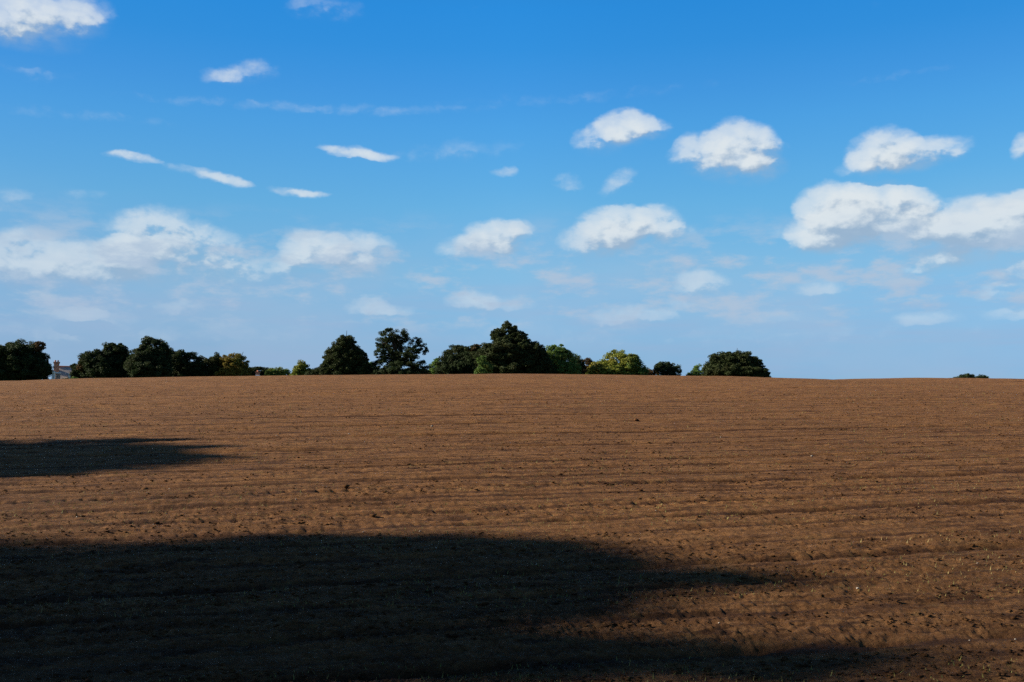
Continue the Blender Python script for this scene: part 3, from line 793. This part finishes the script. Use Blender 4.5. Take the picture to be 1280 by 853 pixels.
# ------------------------------------------------------------------ the house beyond the crest
HY = 232.0 * TS; k = HY / FPX
house = bpy.data.objects.new('house', None); col.objects.link(house)
hb = at(66, 476, HY); hx, hy = hb.x, HY; hz = fz(hx, hy)
house.location = (hx, hy, hz)
HT = R(24.0); house.rotation_euler = (0, 0, HT)
tag(house, 'house with grey slate roof, red brick chimneys and white dormer between the left trees', 'house')
def hp(px, py, dy=0.0):                  # picture point on a plane dy behind the house front, local to the house
    d = ray(px, py); k_ = d.x / d.y; c_, s_ = math.cos(HT), math.sin(HT)
    Y = (dy - s_ * hx + c_ * hy) / (c_ - s_ * k_); p = EYE + d * (Y / d.y)
    return Vector((c_ * (p.x - hx) + s_ * (p.y - hy), dy, p.z - hz))
ridge_z = hp(85, 459.8, 3.2).z; eave_z = hp(85, 477, 0).z
x0, x1 = hp(71.5, 460).x, hp(108, 460).x
mb = MB(); mb.box(((x0 + x1) / 2, 3.0, eave_z / 2 - .02), (x1 - x0 - .3, 6.0, eave_z)); 
for xx in (x0 + .15, x1 - .15):
    s = .12 if xx < 0 or xx == x0 + .15 else -.12
    mb.poly([(xx, .05, eave_z), (xx, 5.95, eave_z), (xx, 3, ridge_z - .15), (xx + s, .05, eave_z), (xx + s, 5.95, eave_z), (xx + s, 3, ridge_z - .15)],
            [(0, 1, 2), (5, 4, 3), (0, 2, 5, 3), (2, 1, 4, 5)])
mb.build('wall', M['brick'], house)
mb = MB()
for sgn in (-1, 1):
    y_e = 3 + sgn * 3.35
    dz = -.18
    mb.poly([(x0 - .2, y_e, eave_z + dz), (x1 + .2, y_e, eave_z + dz), (x1 + .2, 3, ridge_z), (x0 - .2, 3, ridge_z),
             (x0 - .2, y_e, eave_z + dz + .14), (x1 + .2, y_e, eave_z + dz + .14), (x1 + .2, 3, ridge_z + .14), (x0 - .2, 3, ridge_z + .14)],
            [(0, 1, 2, 3), (7, 6, 5, 4), (0, 4, 5, 1), (0, 3, 7, 4), (1, 5, 6, 2)])
roof = mb.build('roof', M['slate'], house)
mb = MB(); mb.tube([Vector((x0 - .22, 3, ridge_z + .16)), Vector((x1 + .22, 3, ridge_z + .16))], [.13, .13], 8)
mb.build('ridge_tile', M['terracotta'], roof)
def chimney(pxa, pxb, ptop, pbot, dy, parent, pots=2, depth=.9, nm='chimney', label=None):
    a, b = hp(pxa, pbot, dy), hp(pxb, ptop, dy)
    wx = b.x - a.x; cx = (a.x + b.x) / 2; cyy = dy + depth / 2
    mb = MB(); mb.box((cx, cyy, (a.z + b.z - .3) / 2), (wx, depth, b.z - .3 - a.z))
    mb.box((cx, cyy, b.z - .225), (wx + .12, depth + .12, .15)); mb.box((cx, cyy, b.z - .06), (wx + .22, depth + .22, .18))
    c = mb.build(nm, M['brick'], parent, label=label)
    for i in range(pots):
        mb = MB(); px_ = cx + (i - (pots - 1) / 2) * wx * .5
        mb.tube([Vector((px_, cyy, b.z + .02)), Vector((px_, cyy, b.z + .14)), Vector((px_, cyy, b.z + .32))], [.15, .11, .13], 8)
        mb.build('chimney_pot', M['terracotta'], c)
    return c
chimney(66.6, 74.2, 452.8, 477, 1.6, house, 2, .62)
chimney(99.0, 103.6, 448.5, 466, 2.6, house, 1, 1.0)
# white dormer with its window at the left end, and the fascia that runs right of it
def win(pxa, pxb, pt, pb, dy, parent):
    a, b = hp(pxa, pb, dy), hp(pxb, pt, dy); cx, cz = (a.x + b.x) / 2, (a.z + b.z) / 2; wx, wz = b.x - a.x, b.z - a.z
    mb = MB(); f = .14
    mb.box((a.x + f / 2, dy, cz), (f, .12, wz)); mb.box((b.x - f / 2, dy, cz), (f, .12, wz))
    mb.box((cx, dy, b.z - f / 2), (wx - 2 * f, .12, f)); mb.box((cx, dy, a.z + f / 2), (wx - 2 * f, .12, f)); mb.box((cx, dy + .003, cz), (wx - 2 * f, .09, .06))
    w_ = mb.build('window', M['white'], parent)
    mb = MB(); mb.box((cx, dy + .01, cz), (wx - 2 * f - .01, .03, wz - 2 * f - .01)); mb.build('pane', M['glass'], w_)
a, b = hp(64.2, 478, -1.6), hp(69.2, 466.6, -1.6)
mb = MB(); cx = (a.x + b.x) / 2; wx = b.x - a.x
for sx in (a.x + .11, b.x - .11): mb.box((sx, -.6, (a.z + b.z) / 2), (.22, 2.0, b.z - a.z))
mb.box((cx, -.6, b.z + .06), (wx + .2, 2.2, .12)); mb.box((cx, -.6, a.z - .3), (wx, 2.0, .6)); mb.box((cx, .3, (a.z + b.z) / 2), (wx - .46, .1, b.z - a.z))
mb.poly([(a.x - .1, -1.7, b.z + .13), (b.x + .1, -1.7, b.z + .13), (cx, -1.7, b.z + .45), (a.x - .1, .5, b.z + .13), (b.x + .1, .5, b.z + .13), (cx, .5, b.z + .45)],
        [(0, 1, 2), (5, 4, 3), (0, 2, 5, 3), (1, 4, 5, 2), (0, 3, 4, 1)])
dorm = mb.build('dormer', M['white'], house)
win(65.1, 68.3, 467.5, 474.5, -1.5, dorm)
a, b = hp(69.4, 467, -.6), hp(76, 465.6, -.6)
mb = MB(); mb.box(((a.x + b.x) / 2, -.3, (a.z + b.z) / 2), (b.x - a.x, .8, .22)); mb.build('fascia', M['white'], house)
a, b = hp(69.6, 477, -.5), hp(75.6, 466.9, -.5)
mb = MB(); mb.box(((a.x + b.x) / 2, -.1, (a.z + b.z) / 2), (b.x - a.x, .6, b.z - a.z)); mb.build('porch_wall', M['slate'], house)
win(85.2, 88.0, 467.5, 474.5, -.8, house)
mb = MB(); a, b = hp(85.2, 477, -.7), hp(88, 467.3, -.7); mb.box(((a.x + b.x) / 2, .2, (a.z + b.z) / 2), (b.x - a.x - .05, 1.7, b.z - a.z - .05)); mb.build('window_bay', M['render'], house)

# small brick chimney further right: only its top clears the crest
CYd = 145.0
ch = bpy.data.objects.new('brick_stack', None); col.objects.link(ch)
cb = at(322, 476, CYd); ch.location = (cb.x, CYd, fz(cb.x, CYd))
tag(ch, 'small red brick stack with a pale band, just over the crest before low shrubs', 'brick stack')
zt = at(322, 464.2, CYd).z - ch.location.z; kk = CYd / FPX
mb = MB(); mb.box((0, 0, (zt - .22) / 2), (4.0 * kk, .6, zt - .22)); mb.build('shaft', M['brick'], ch)
mb = MB(); mb.box((0, 0, zt - .14), (5.2 * kk, .75, .13)); mb.build('cap', M['terracotta'], ch)
mb = MB(); mb.box((0, 0, zt - .62), (4.4 * kk, .66, .12)); mb.build('band', M['white'], ch)
mb = MB(); mb.tube([Vector((0, 0, zt - .08)), Vector((0, 0, zt + .12))], [.14, .12], 8); mb.build('chimney_pot', M['terracotta'], ch)
